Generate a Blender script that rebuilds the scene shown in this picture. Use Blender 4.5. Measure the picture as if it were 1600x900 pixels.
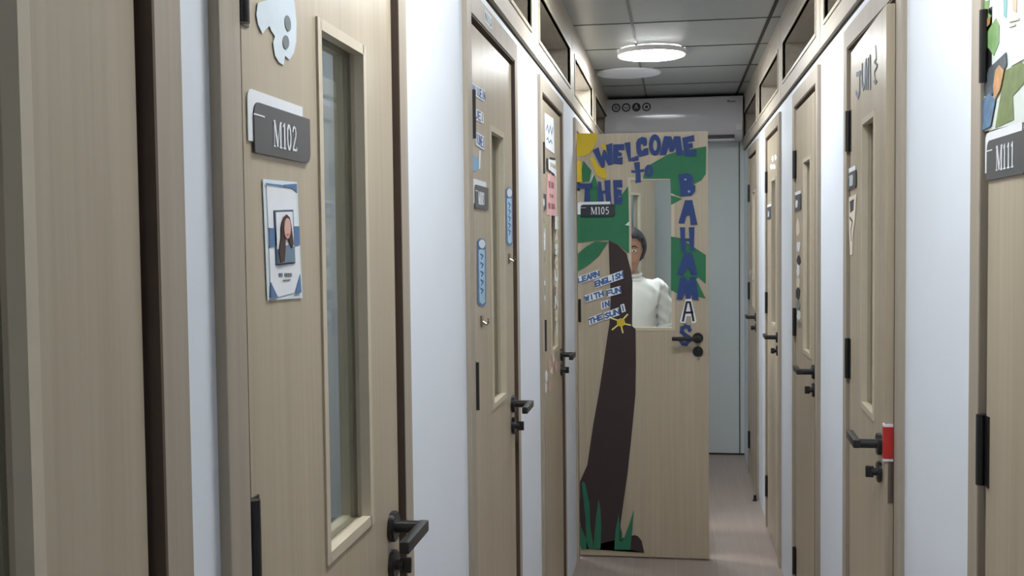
import bpy, bmesh, math, random
from mathutils import Vector, Matrix
random.seed(7)
S = bpy.context.scene
for o in list(bpy.data.objects):
    bpy.data.objects.remove(o)
COL = S.collection

# ------------------------------------------------------------------ camera
FPX, YAW, PITCH, ROLL, CAMZ = 1650.78, 0.152849, -0.043950, -0.011238, 1.54046
_cy, _sy = math.cos(YAW), math.sin(YAW)
FW = Vector((-_sy*math.cos(PITCH), _cy*math.cos(PITCH), math.sin(PITCH)))
_r = Vector((_cy, _sy, 0)); _u = _r.cross(FW)
RT = _r*math.cos(ROLL)+_u*math.sin(ROLL)
UP = -_r*math.sin(ROLL)+_u*math.cos(ROLL)
cd = bpy.data.cameras.new('camera'); cam = bpy.data.objects.new('camera', cd); COL.objects.link(cam)
cd.sensor_width = 36; cd.lens = FPX/1600*36; cd.clip_start = 0.02
M = Matrix((RT, UP, -FW)).transposed().to_4x4(); M.translation = Vector((0, 0, CAMZ))
cam.matrix_world = M
S.camera = cam

# ------------------------------------------------------------------ light and exposure
w = bpy.data.worlds.new('world'); S.world = w; w.use_nodes = True
w.node_tree.nodes['Background'].inputs[0].default_value = (.75, .82, 1, 1)
w.node_tree.nodes['Background'].inputs[1].default_value = 0.35
LAMP_POWER = {'seen': 58.0, 'mid': 50.0, 'near': 54.0, 'rear': 26.0}
BOOTH_POWER = {'dim': 4.0, 'open': 95.0, 'some': 13.0}
S.view_settings.view_transform = 'Standard'
S.view_settings.look = 'None'
S.view_settings.exposure = 0.08
S.view_settings.gamma = 1.0
S.view_settings.use_curve_mapping = False

# ------------------------------------------------------------------ materials
def srgb(r, g, b):
    def f(c):
        c /= 255.0
        return c/12.92 if c <= .04045 else ((c+.055)/1.055)**2.4
    return (f(r), f(g), f(b), 1)

def new_mat(name):
    m = bpy.data.materials.new(name); m.use_nodes = True
    nt = m.node_tree
    return m, nt, nt.nodes['Principled BSDF']

def mottled(name, col, rough=.6, var=.06, scale=30, metallic=0.0, spec=.5, coat=0.0):
    m, nt, p = new_mat(name)
    tc = nt.nodes.new('ShaderNodeTexCoord')
    n = nt.nodes.new('ShaderNodeTexNoise'); n.inputs['Scale'].default_value = scale; n.inputs['Detail'].default_value = 3
    nt.links.new(tc.outputs['Object'], n.inputs['Vector'])
    r = nt.nodes.new('ShaderNodeValToRGB')
    c = col
    r.color_ramp.elements[0].position = .3; r.color_ramp.elements[1].position = .7
    r.color_ramp.elements[0].color = tuple(x*(1-var) for x in c[:3])+(1,)
    r.color_ramp.elements[1].color = tuple(min(1, x*(1+var)) for x in c[:3])+(1,)
    nt.links.new(n.outputs['Fac'], r.inputs['Fac'])
    nt.links.new(r.outputs['Color'], p.inputs['Base Color'])
    p.inputs['Roughness'].default_value = rough; p.inputs['Metallic'].default_value = metallic
    p.inputs['Specular IOR Level'].default_value = spec
    p.inputs['Coat Weight'].default_value = coat
    return m

def wood(name, light, dark, scale=(70, 70, 1.6), rough=.36, spec=.5):
    m, nt, p = new_mat(name)
    tc = nt.nodes.new('ShaderNodeTexCoord')
    oi = nt.nodes.new('ShaderNodeObjectInfo')
    add = nt.nodes.new('ShaderNodeVectorMath'); add.operation = 'MULTIPLY_ADD'
    add.inputs[1].default_value = (1, 1, 1)
    nt.links.new(tc.outputs['Object'], add.inputs[0])
    cmb = nt.nodes.new('ShaderNodeCombineXYZ')
    mul = nt.nodes.new('ShaderNodeMath'); mul.operation = 'MULTIPLY'; mul.inputs[1].default_value = 17.3
    nt.links.new(oi.outputs['Random'], mul.inputs[0])
    nt.links.new(mul.outputs[0], cmb.inputs[0]); nt.links.new(mul.outputs[0], cmb.inputs[2])
    nt.links.new(cmb.outputs[0], add.inputs[2])
    mp = nt.nodes.new('ShaderNodeMapping'); mp.inputs['Scale'].default_value = scale
    nt.links.new(add.outputs[0], mp.inputs['Vector'])
    n1 = nt.nodes.new('ShaderNodeTexNoise'); n1.inputs['Scale'].default_value = 1.0; n1.inputs['Detail'].default_value = 5
    n1.inputs['Roughness'].default_value = .6
    nt.links.new(mp.outputs[0], n1.inputs['Vector'])
    mp2 = nt.nodes.new('ShaderNodeMapping'); mp2.inputs['Scale'].default_value = (scale[0]*.17, scale[1]*.17, scale[2]*.35)
    nt.links.new(add.outputs[0], mp2.inputs['Vector'])
    n2 = nt.nodes.new('ShaderNodeTexNoise'); n2.inputs['Scale'].default_value = 1.0; n2.inputs['Detail'].default_value = 2
    nt.links.new(mp2.outputs[0], n2.inputs['Vector'])
    mx = nt.nodes.new('ShaderNodeMix'); mx.data_type = 'FLOAT'; mx.inputs[0].default_value = .4
    nt.links.new(n1.outputs['Fac'], mx.inputs[2]); nt.links.new(n2.outputs['Fac'], mx.inputs[3])
    r = nt.nodes.new('ShaderNodeValToRGB')
    r.color_ramp.elements[0].position = .32; r.color_ramp.elements[1].position = .68
    r.color_ramp.elements[0].color = dark; r.color_ramp.elements[1].color = light
    nt.links.new(mx.outputs[0], r.inputs['Fac'])
    nt.links.new(r.outputs['Color'], p.inputs['Base Color'])
    p.inputs['Roughness'].default_value = rough
    p.inputs['Specular IOR Level'].default_value = spec
    return m

def emitter(name, col, strength):
    m, nt, p = new_mat(name)
    p.inputs['Base Color'].default_value = (.9, .9, .9, 1)
    p.inputs['Emission Color'].default_value = col
    p.inputs['Emission Strength'].default_value = strength
    return m

def glass_mat():
    m = bpy.data.materials.new('clear_glass'); m.use_nodes = True
    nt = m.node_tree; nt.nodes.clear()
    out = nt.nodes.new('ShaderNodeOutputMaterial'); mix = nt.nodes.new('ShaderNodeMixShader')
    tr = nt.nodes.new('ShaderNodeBsdfTransparent'); tr.inputs[0].default_value = (.93, .96, .95, 1)
    gl = nt.nodes.new('ShaderNodeBsdfGlossy'); gl.inputs['Roughness'].default_value = .02
    ge = nt.nodes.new('ShaderNodeNewGeometry')
    dt = nt.nodes.new('ShaderNodeVectorMath'); dt.operation = 'DOT_PRODUCT'
    nt.links.new(ge.outputs['Incoming'], dt.inputs[0]); nt.links.new(ge.outputs['Normal'], dt.inputs[1])
    def mth(op, a, b=None):
        n = nt.nodes.new('ShaderNodeMath'); n.operation = op
        if isinstance(a, float): n.inputs[0].default_value = a
        else: nt.links.new(a, n.inputs[0])
        if b is not None: n.inputs[1].default_value = b
        return n.outputs[0]
    fr = mth('ABSOLUTE', dt.outputs['Value'])
    n = nt.nodes.new('ShaderNodeMath'); n.operation = 'SUBTRACT'; n.inputs[0].default_value = 1.0; nt.links.new(fr, n.inputs[1])
    fr = mth('ADD', mth('MULTIPLY', mth('POWER', n.outputs[0], 5.0), .96), .03)
    nt.links.new(fr, mix.inputs[0]); nt.links.new(tr.outputs[0], mix.inputs[1]); nt.links.new(gl.outputs[0], mix.inputs[2])
    nt.links.new(mix.outputs[0], out.inputs[0])
    return m

WOOD = wood('ash_laminate', srgb(190, 177, 155), srgb(170, 157, 135))
WOODH = wood('ash_laminate_lengthwise', srgb(194, 184, 170), srgb(176, 166, 151), scale=(50, 1.6, 50), rough=.5, spec=.35)
CASING = wood('ash_casing', srgb(176, 165, 150), srgb(158, 147, 131), rough=.5)
REBATE = mottled('brown_rebate', srgb(92, 76, 64), .7)
BEAD = mottled('pale_bead', srgb(200, 189, 168), .4, .03)
SEAL = mottled('dark_rubber_seal', srgb(60, 50, 42), .8)
WALLP = mottled('white_wall_panel', srgb(232, 239, 249), .55, .015, 3, spec=.3)
ENDP = mottled('grey_green_wall_panel', srgb(205, 213, 213), .5, .015, 3, spec=.3)
CEILP = mottled('grey_ceiling_panel', srgb(162, 166, 166), .35, .03, 4)
TBAR = mottled('grey_metal_strip', srgb(80, 84, 84), .3, .03, metallic=.8)
BLACK = mottled('black_metal', srgb(22, 21, 22), .35, .1, metallic=.0, spec=.6)
STEEL = mottled('steel', srgb(150, 140, 125), .35, .05, metallic=.9)
GLASS = glass_mat()
WPLAST = mottled('glossy_white_plastic', srgb(204, 204, 210), .12, .01, 3)
WPLAST2 = mottled('white_plastic', srgb(222, 222, 224), .4, .01, 3)
DPLAST = mottled('dark_plastic', srgb(48, 42, 58), .4)
SIGNG = mottled('charcoal_plate', srgb(74, 74, 76), .35, .04)
SIGND = mottled('dark_plate', srgb(34, 45, 50), .35, .04)
WHITEP = mottled('white_paper', srgb(232, 236, 242), .7, .02)
PALEB = mottled('pale_blue_paper', srgb(214, 226, 236), .7, .03)
GREYP = mottled('grey_paper', srgb(120, 128, 130), .7)
NAVY = mottled('navy_paper', srgb(45, 68, 126), .7, .06, 60)
TEXTB = mottled('blue_ink', srgb(70, 105, 160), .7)
INK = mottled('dark_ink', srgb(40, 42, 52), .7)
GREEN = mottled('green_paper', srgb(44, 116, 80), .7, .06, 12)
DGREEN = mottled('deep_green_paper', srgb(42, 112, 84), .7, .06, 12)
BROWN = mottled('brown_paper', srgb(56, 42, 44), .7, .06, 12)
YELLOW = mottled('yellow_paper', srgb(214, 184, 44), .7, .04, 12)
LIGHTY = mottled('light_yellow_paper', srgb(240, 228, 130), .7, .04, 12)
SKYB = mottled('sky_blue_paper', srgb(130, 175, 212), .7, .1, 60)
PINK = mottled('pink_paper', srgb(222, 168, 172), .7, .05, 20)
CREAM = mottled('cream_paper', srgb(226, 214, 196), .7, .05, 20)
RED = mottled('red_card', srgb(192, 48, 44), .6, .05, 20)
SLATE = mottled('slate_blue_print', srgb(86, 120, 165), .6, .04)
SKIN = mottled('skin', srgb(176, 126, 102), .5, .05, 14)
LIPS = mottled('lips', srgb(160, 80, 76), .5)
HAIR = wood('dark_hair', srgb(34, 27, 25), srgb(16, 13, 13), scale=(90, 90, 12), rough=.65, spec=.2)
SHIRT = mottled('white_cotton', srgb(235, 236, 238), .8, .02, 20)
TROUS = mottled('dark_trousers', srgb(45, 47, 56), .8)
EYEW = mottled('eye_white', srgb(235, 232, 228), .3, .01)

# ------------------------------------------------------------------ mesh helpers
class MB:
    def __init__(self): self.bm = bmesh.new()
    def box(self, x0, x1, y0, y1, z0, z1, bev=0.0):
        r = bmesh.ops.create_cube(self.bm, size=1)
        vs = r['verts']
        for v in vs:
            v.co = Vector((x0+(v.co.x+.5)*(x1-x0), y0+(v.co.y+.5)*(y1-y0), z0+(v.co.z+.5)*(z1-z0)))
        if bev:
            es = list({e for v in vs for e in v.link_edges})
            bmesh.ops.bevel(self.bm, geom=es, offset=bev, segments=2, affect='EDGES', profile=.6)
        return self
    def prism(self, pts, y0, y1):
        # polygon in (x, z), from front y0 to back y1
        a = [self.bm.verts.new((p[0], y0, p[1])) for p in pts]
        b = [self.bm.verts.new((p[0], y1, p[1])) for p in pts]
        n = len(pts)
        try:
            self.bm.faces.new(a); self.bm.faces.new(list(reversed(b)))
        except ValueError: pass
        for i in range(n):
            self.bm.faces.new((a[i], b[i], b[(i+1) % n], a[(i+1) % n]))
        return self
    def ring(self, outer, inner, y0, y1):
        n = len(outer)
        vo = [[self.bm.verts.new((p[0], y, p[1])) for p in outer] for y in (y0, y1)]
        vi = [[self.bm.verts.new((p[0], y, p[1])) for p in inner] for y in (y0, y1)]
        for i in range(n):
            j = (i+1) % n
            self.bm.faces.new((vo[0][i], vo[0][j], vi[0][j], vi[0][i]))
            self.bm.faces.new((vo[1][j], vo[1][i], vi[1][i], vi[1][j]))
            self.bm.faces.new((vo[0][j], vo[0][i], vo[1][i], vo[1][j]))
            self.bm.faces.new((vi[0][i], vi[0][j], vi[1][j], vi[1][i]))
        return self
    def stroke(self, pts, wd, y0, y1, ext=.5):
        y0 -= 1e-5*(getattr(self, 'k', 0) % 9)
        self.k = getattr(self, 'k', 0)
        for i in range(len(pts)-1):
            self.k += 1; y0 -= 1.5e-5
            a = Vector(pts[i]); b = Vector(pts[i+1]); d = b-a
            if d.length < 1e-7: continue
            d.normalize(); nrm = Vector((-d.y, d.x))*wd/2
            a2 = a-d*wd*ext; b2 = b+d*wd*ext
            self.prism([a2-nrm, b2-nrm, b2+nrm, a2+nrm], y0, y1)
        return self
    def cyl(self, p, axis, r, h, seg=28, r2=None, bev=0.0):
        q = Vector(axis).to_track_quat('Z', 'Y').to_matrix().to_4x4()
        m = Matrix.Translation(Vector(p)+Vector(axis).normalized()*h/2) @ q
        res = bmesh.ops.create_cone(self.bm, cap_ends=True, segments=seg, radius1=r, radius2=r if r2 is None else r2, depth=h, matrix=m)
        if bev:
            es = [e for e in {e for v in res['verts'] for e in v.link_edges} if len(e.link_faces) == 2 and abs(e.calc_face_angle(0)) > 1.0]
            bmesh.ops.bevel(self.bm, geom=es, offset=bev, segments=2, affect='EDGES')
        return self
    def sphere(self, p, r, sc=(1, 1, 1), seg=20):
        m = Matrix.Translation(Vector(p)) @ Matrix.Diagonal((sc[0]*r, sc[1]*r, sc[2]*r, 1))
        bmesh.ops.create_uvsphere(self.bm, u_segments=seg, v_segments=seg//2+2, radius=1, matrix=m)
        return self
    def tube(self, pts, r, seg=10):
        pts = [Vector(p) for p in pts]
        rings = []
        for i, p in enumerate(pts):
            d = (pts[min(i+1, len(pts)-1)]-pts[max(i-1, 0)]).normalized()
            q = d.to_track_quat('Z', 'Y')
            rr = r[i] if isinstance(r, (list, tuple)) else r
            rings.append([self.bm.verts.new(p+q @ Vector((rr*math.cos(2*math.pi*k/seg), rr*math.sin(2*math.pi*k/seg), 0))) for k in range(seg)])
        for i in range(len(rings)-1):
            for k in range(seg):
                self.bm.faces.new((rings[i][k], rings[i][(k+1) % seg], rings[i+1][(k+1) % seg], rings[i+1][k]))
        self.bm.faces.new(list(reversed(rings[0]))); self.bm.faces.new(rings[-1])
        return self
    def build(self, name, mat, parent=None, smooth=False, shift=None):
        bmesh.ops.recalc_face_normals(self.bm, faces=self.bm.faces[:])
        if shift is not None:
            bmesh.ops.translate(self.bm, verts=self.bm.verts[:], vec=-Vector(shift))
        me = bpy.data.meshes.new(name); self.bm.to_mesh(me); self.bm.free()
        me.materials.append(mat)
        if smooth:
            for p in me.polygons: p.use_smooth = True
            try: me.set_sharp_from_angle(angle=math.radians(35))
            except Exception: pass
        o = bpy.data.objects.new(name, me); COL.objects.link(o)
        if parent: o.parent = parent
        return o

def empty(name, loc=(0, 0, 0), rz=0.0, parent=None):
    o = bpy.data.objects.new(name, None); COL.objects.link(o)
    o.location = loc; o.rotation_euler = (0, 0, rz); o.empty_display_size = .05
    if parent: o.parent = parent
    return o
def tag(o, label, cat, group=None, kind=None):
    o['label'] = label; o['category'] = cat
    if group: o['group'] = group
    if kind: o['kind'] = kind
    return o
def copy_tree(o, parent=None):
    c = o.copy(); COL.objects.link(c)
    if parent: c.parent = parent
    for ch in [x for x in bpy.data.objects if x.parent == o]:
        copy_tree(ch, c)
    return c

# ------------------------------------------------------------------ dimensions
XL, XR = -0.466, 0.484           # door faces; the painted wall lies 4 mm behind them
WXL, WXR = XL-.004, XR+.004
CZ = 2.545; YE = 7.647; YB = -2.6
DW, DH = 0.624, 2.05
LH = [1.105-.857, 1.105, 2.428, 3.751, 5.09, 6.40]     # hinge positions, left doors
RH = [1.745, 3.054, 4.379, 5.704, 7.029]               # hinge positions, right doors
LB = [-1.71, -.39, .93, 2.25, 3.575, 4.895, 6.215, 7.64]
RB = [-1.64, -.32, 1.01, 2.33, 3.65, 4.97, 6.29, 7.64]

# ------------------------------------------------------------------ shell
m, nt, p = new_mat('taupe_plank_floor')
tc = nt.nodes.new('ShaderNodeTexCoord'); br = nt.nodes.new('ShaderNodeTexBrick')
mp = nt.nodes.new('ShaderNodeMapping'); mp.inputs['Rotation'].default_value = (0, 0, math.pi/2)
nt.links.new(tc.outputs['Object'], mp.inputs[0]); nt.links.new(mp.outputs[0], br.inputs['Vector'])
br.inputs['Scale'].default_value = 1; br.inputs['Brick Width'].default_value = 1.2; br.inputs['Row Height'].default_value = .2
br.inputs['Mortar Size'].default_value = .0015
br.inputs['Color1'].default_value = srgb(172, 158, 150); br.inputs['Color2'].default_value = srgb(165, 151, 143); br.inputs['Mortar'].default_value = srgb(188, 176, 166)
ns = nt.nodes.new('ShaderNodeTexNoise'); mp2 = nt.nodes.new('ShaderNodeMapping'); mp2.inputs['Scale'].default_value = (45, 2.0, 1)
nt.links.new(tc.outputs['Object'], mp2.inputs[0]); nt.links.new(mp2.outputs[0], ns.inputs['Vector']); ns.inputs['Scale'].default_value = 1; ns.inputs['Detail'].default_value = 4
mx = nt.nodes.new('ShaderNodeMix'); mx.data_type = 'RGBA'; mx.blend_type = 'MULTIPLY'; mx.inputs[0].default_value = .25
nt.links.new(br.outputs['Color'], mx.inputs[6]); nt.links.new(ns.outputs['Fac'], mx.inputs[7])
nt.links.new(mx.outputs[2], p.inputs['Base Color']); p.inputs['Roughness'].default_value = .38; p.inputs['Specular IOR Level'].default_value = .5
FLOORM = m
def structure(o, label, cat):
    return tag(o, label, cat, kind='structure')
structure(MB().box(-1.8, 1.85, YB-.1, YE+.1, -.1, 0).build('floor', FLOORM), 'taupe wood-look plank floor of the corridor', 'floor')
structure(MB().box(-1.8, 1.85, YB-.1, YE+.1, CZ, CZ+.1).build('ceiling', CEILP), 'grey panelled ceiling over the corridor', 'ceiling')
structure(MB().box(-1.8, 1.85, YE, YE+.1, 0, CZ).build('wall_end', ENDP), 'pale grey-green panel wall closing the far end', 'wall')
structure(MB().box(-1.8, 1.85, YB-.1, YB, 0, CZ).build('wall_back', WALLP), 'white wall behind the viewer', 'wall')
# ceiling joint strips
tb = MB()
for y in (-2.3, -1.64, -.98, -.32, .34, 1.0, 1.66, 2.32, 2.98, 3.64, 4.3, 4.97, 5.62, 6.28, 6.95):
    tb.box(-.47, .488, y-.004, y+.004, CZ-.003, CZ+.02)
tb.box(-.196, -.184, YB, YE, CZ-.0045, CZ+.02)
structure(tb.build('trim_1', TBAR), 'dark joint strips between ceiling panels', 'ceiling trim')
structure(MB().box(.424, .438, YB, YE, CZ-.006, CZ+.02).build('trim_2', SEAL), 'black edge strip along right side of the ceiling', 'ceiling trim')

def build_wall(name, x0, x1, cuts, label):
    mb = MB(); y = YB
    for a, b in sorted(cuts):
        if a > y: mb.box(x0, x1, y, a, 0, 2.152)
        mb.box(x0, x1, a, b, 2.085, 2.152); y = b
    mb.box(x0, x1, y, YE, 0, 2.152)
    return structure(mb.build(name, WALLP), label, 'wall')
build_wall('wall_left', WXL-.08, WXL, [(h-.025, h+DW+.025) for h in LH], 'white left wall panels between the wooden doors')
build_wall('wall_right', WXR, WXR+.08, [(h-DW-.025, h+.025) for h in RH], 'white right wall panels between the wooden doors')
# booths behind the walls
structure(MB().box(-1.8, -1.72, YB, YE, 0, CZ).build('wall_left_booths', WALLP), 'white back wall of the booths on the left', 'wall')
structure(MB().box(1.74, 1.82, YB, YE, 0, CZ).build('wall_right_booths', WALLP), 'white back wall of the booths on the right', 'wall')
k = 0
for side, bs in ((-1, LB), (1, RB)):
    for b in bs[:-1]:
        x0, x1 = (-1.72, WXL-.08) if side < 0 else (WXR+.08, 1.74)
        structure(MB().box(x0, x1, b-.03, b+.03, 0, CZ).build('partition', WALLP), 'white partition between two booths on the %s' % ('left' if side < 0 else 'right'), 'wall')

# transom units over the doors
def transom(n, side, b0, b1, label):
    X = XL+.004 if side < 0 else XR-.004
    def bx(mb, d0, d1, y0, y1, z0, z1):     # d = depth behind the face
        if side < 0: mb.box(X-d1, X-d0, y0, y1, z0, z1)
        else: mb.box(X+d0, X+d1, y0, y1, z0, z1)
    mb = MB(); g = .004; a, c = b0+g, b1-g; s = .105
    bx(mb, 0, .13, a, c, 2.168, 2.238); bx(mb, 0, .13, a, c, 2.405, CZ)
    bx(mb, 0, .13, a, a+s, 2.238, 2.405); bx(mb, 0, .13, c-s, c, 2.238, 2.405)
    f = mb.build('trim_%d' % n, WOODH)
    structure(f, label, 'transom frame')
    bd = MB(); e = .012
    bx(bd, -.004, .01, a+s-e, c-s+e, 2.238-e, 2.238); bx(bd, -.004, .01, a+s-e, c-s+e, 2.405, 2.405+e)
    bx(bd, -.004, .01, a+s-e, a+s, 2.238, 2.405); bx(bd, -.004, .01, c-s, c-s+e, 2.238, 2.405)
    bd.build('bead', BEAD, f)
    sl = MB(); bx(sl, .012, .1, b0, b1, 2.150, 2.170); sl.build('shadow_gap', SEAL, f)
    return f
tn = 3
for i in range(len(LB)-1):
    transom(tn, -1, LB[i], LB[i+1], 'wooden transom frame high on the left wall, %d along' % (i+1)); tn += 1
for i in range(len(RB)-1):
    transom(tn, 1, RB[i], RB[i+1], 'wooden transom frame high on the right wall, %d along' % (i+1)); tn += 1

# ------------------------------------------------------------------ doors
# local frame: hinge edge at x = 0, leaf along +x, front face y = 0 looking towards -y
WS, WE, WB, WT = .258, .455, 1.118, 1.828
def make_door():
    r = empty('door_1')
    lf = MB(); T = .042
    lf.box(0, WS, 0, T, .008, DH); lf.box(WE, DW, 0, T, .008, DH)
    lf.box(WS, WE, 0, T, .008, WB); lf.box(WS, WE, 0, T, WT, DH)
    bmesh.ops.remove_doubles(lf.bm, verts=lf.bm.verts[:], dist=1e-6)
    lf.build('door_leaf', WOOD, r)
    bd = MB(); e = .012
    for y0, y1 in ((-.003, .012), (T-.012, T+.003)):
        bd.box(WS-e, WS+.003, y0, y1, WB-e, WT+e); bd.box(WE-.003, WE+e, y0, y1, WB-e, WT+e)
        bd.box(WS, WE, y0, y1, WB-e, WB+.003); bd.box(WS, WE, y0, y1, WT-.003, WT+e)
    bd.build('window_bead', BEAD, r)
    MB().box(WS, WE, .019, .024, WB, WT).build('window_glass', GLASS, r)
    for z in (.17, 1.147, 1.78):
        h = MB(); h.box(-.018, .018, -.002, .004, z, z+.112)
        h.cyl((-.008, -.006, z), (0, 0, 1), .0075, .112, 14)
        h.build('hinge', BLACK, r, smooth=True)
    hx = DW-.05
    h = empty('door_handle', (hx, 0, 1.072), parent=r)
    MB().cyl((0, 0, 0), (0, -1, 0), .0255, .010, 32, bev=.002).build('rosette', BLACK, h, smooth=True)
    lv = MB().cyl((0, -.008, 0), (0, -1, 0), .0105, .042, 20)
    lv.box(-.122, .012, -.062, -.046, -.0095, .0095, bev=.003)
    lv.build('lever', BLACK, h, smooth=True)
    kc = empty('lock_cylinder', (hx, 0, 1.008), parent=r)
    MB().cyl((0, 0, 0), (0, -1, 0), .0245, .009, 32, bev=.002).build('rosette', BLACK, kc, smooth=True)
    MB().cyl((0, -.009, 0), (0, -1, 0), .009, .012, 16).box(-.004, .004, -.034, -.016, -.013, .013, bev=.002).build('thumb_turn', BLACK, kc, smooth=True)
    MB().box(DW-.0005, DW+.0015, .007, .033, .95, 1.10).build('lock_plate', STEEL, r)
    # inside handle
    ih = empty('door_handle', (hx, T, 1.072), parent=r)
    MB().cyl((0, 0, 0), (0, 1, 0), .0255, .010, 32).build('rosette', BLACK, ih, smooth=True)
    MB().cyl((0, .008, 0), (0, 1, 0), .0105, .042, 20).box(-.122, .012, .046, .062, -.0095, .0095, bev=.003).build('lever', BLACK, ih, smooth=True)
    return r
def make_frame(n):
    f = empty('trim_%d' % n)
    mb = MB(); c0, c1 = .020, .074; y0, y1 = -.008, .09
    mb.box(-c1, -c0, y0, y1, 0, 2.122, bev=.002); mb.box(DW+c0, DW+c1, y0, y1, 0, 2.122, bev=.002)
    mb.box(-c0, DW+c0, y0, y1, 2.068, 2.122)
    mb.build('casing', CASING, f)
    rb = MB()
    rb.box(-c0, -.003, .046, .09, 0, 2.068); rb.box(DW+.003, DW+c0, .046, .09, 0, 2.068); rb.box(-.003, DW+.003, .046, .09, DH+.003, 2.068)
    rb.box(DW+c0-.004, DW+c0+.0006, -.0086, .05, 0, 2.068); rb.box(-c0, DW+c0, -.006, .05, 2.063, 2.068)
    rb.box(DW+.003, DW+c0, .016, .05, 0, 2.068)
    rb.build('rebate', REBATE, f)
    return f
DOORS = {}
def open_door(rz, deg): return rz-math.radians(deg)
specs = [('M101', -1, LH[0], 0, 'wooden door cut by the left edge of the photo'),
         ('M102', -1, LH[1], 0, 'wooden door with sign M102 and a photo card'),
         ('M103', -1, LH[2], 0, 'wooden door with two blue bookmarks beside its narrow window'),
         ('M104', -1, LH[3], 0, 'wooden door covered in paper notes and pink poster'),
         ('M105', -1, LH[4], 90, 'wooden door swung across the corridor with palm tree decoration'),
         ('M106', -1, LH[5], 33, 'wooden door standing half open behind the palm tree door'),
         ('M111', 1, RH[0], 0, 'wooden door with sign M111 and a tropical poster'),
         ('M110', 1, RH[1], 2.2, 'wooden door slightly ajar with red card on its edge'),
         ('M109', 1, RH[2], 0, 'wooden door on the right with a column of black and white cutouts'),
         ('M108', 1, RH[3], 0, 'wooden door on the right with pale blossom cutouts near its top'),
         ('M107', 1, RH[4], 0, 'farthest wooden door on the right next to the end wall')]
door0 = None; fr0 = None
for i, (nm, side, h, ang, lab) in enumerate(specs):
    if door0 is None: door0 = make_door(); d = door0
    else: d = copy_tree(door0)
    d.name = 'door_%d' % (i+1)
    rz = math.pi/2 if side < 0 else -math.pi/2
    d.location = (XL if side < 0 else XR, h, 0)
    d.rotation_euler = (0, 0, rz-math.radians(ang))
    structure(d, lab, 'door')
    DOORS[nm] = d
    if fr0 is None: fr0 = make_frame(tn); f = fr0
    else: f = copy_tree(fr0)
    f.name = 'trim_%d' % tn; tn += 1
    f.location = (XL if side < 0 else XR, h if ang < 80 else h-.016, 0); f.rotation_euler = (0, 0, rz)
    structure(f, 'wooden door casing around the ' + lab.replace('wooden door', 'door'), 'door frame')

# ------------------------------------------------------------------ things fixed to the doors
def door_mat(nm):
    d = DOORS[nm]
    return Matrix.Translation(d.location) @ Matrix.Rotation(d.rotation_euler.z, 4, 'Z')
def on(nm, px, py):
    """photo pixel -> (s, z) on the front face of a door"""
    q = FW*FPX+RT*(px-800)+UP*(450-py)
    inv = door_mat(nm).inverted()
    o = inv @ Vector((0, 0, CAMZ)); dr = (inv.to_3x3() @ q)
    t = -o.y/dr.y; p = o+dr*t
    return (p.x, p.z)
def ons(nm, pts): return [on(nm, *p) for p in pts]
def crop(x0, y0, k, pts): return [(x0+a/k, y0+b/k) for a, b in pts]
LAYER = .0008
def fix(nm, mb, name, mat, layer, parent=None, center=None, label=None, cat=None, group=None):
    """a flat piece on a door; geometry comes in door coordinates (x, depth, z)"""
    if parent is not None:
        return mb.build(name, mat, parent, shift=parent['_c'])
    if center is None:
        mb.bm.verts.ensure_lookup_table()
        n = len(mb.bm.verts); center = sum((v.co for v in mb.bm.verts), Vector())/n
    c = Vector(center)
    o = mb.build(name, mat, shift=c)
    o.matrix_world = door_mat(nm) @ Matrix.Translation(c)
    o['_c'] = tuple(c)
    tag(o, label, cat, group)
    return o
BASE = [0.0]
def lay(k): return (-BASE[0]-(k+1)*LAYER, -BASE[0]-k*LAYER-.0001)
def ell(cx, cy, rx, ry, n=28, rot=0, a0=0.0, a1=2*math.pi, closed=True):
    out = []
    for i in range(n):
        t = a0+(a1-a0)*i/(n if closed else n-1)
        x, y = rx*math.cos(t), ry*math.sin(t)
        out.append((cx+x*math.cos(rot)-y*math.sin(rot), cy+x*math.sin(rot)+y*math.cos(rot)))
    return out

GLY = {  # stroke letters in a 1 x 1 box
 'A': [[(0, 0), (.5, 1), (1, 0)], [(.2, .35), (.8, .35)]], 'B': [[(0, 0), (0, 1), (.8, .9), (.8, .6), (0, .52), (.95, .42), (.95, .1), (0, 0)]],
 'C': [[(1, .85), (.7, 1), (.2, .95), (0, .5), (.2, .05), (.7, 0), (1, .15)]], 'E': [[(1, 1), (0, 1), (0, 0), (1, 0)], [(0, .5), (.8, .5)]],
 'F': [[(1, 1), (0, 1), (0, 0)], [(0, .5), (.8, .5)]], 'G': [[(1, .85), (.6, 1), (.1, .9), (0, .4), (.2, .05), (.8, 0), (1, .4), (.55, .42)]],
 'H': [[(0, 0), (0, 1)], [(1, 0), (1, 1)], [(0, .5), (1, .5)]], 'I': [[(.5, 0), (.5, 1)]], 'L': [[(0, 1), (0, 0), (1, 0)]],
 'N': [[(0, 0), (0, 1), (1, 0), (1, 1)]], 'R': [[(0, 0), (0, 1), (.9, .95), (.9, .6), (0, .5)], [(.4, .5), (1, 0)]],
 'S': [[(1, .85), (.5, 1), (.05, .8), (.5, .5), (.95, .25), (.5, 0), (0, .15)]], 'T': [[(0, 1), (1, 1)], [(.5, 1), (.5, 0)]],
 'U': [[(0, 1), (0, .2), (.5, 0), (1, .2), (1, 1)]], 'W': [[(0, 1), (.25, 0), (.5, .8), (.75, 0), (1, 1)]], '!': [[(.5, 1), (.5, .35)], [(.5, .1), (.5, 0)]],
 'J': [[(.2, 1), (1, 1), (.8, 1), (.8, .2), (.4, 0), (0, .2)]], 'M': [[(0, 0), (0, 1), (.5, .3), (1, 1), (1, 0)]]}
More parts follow.
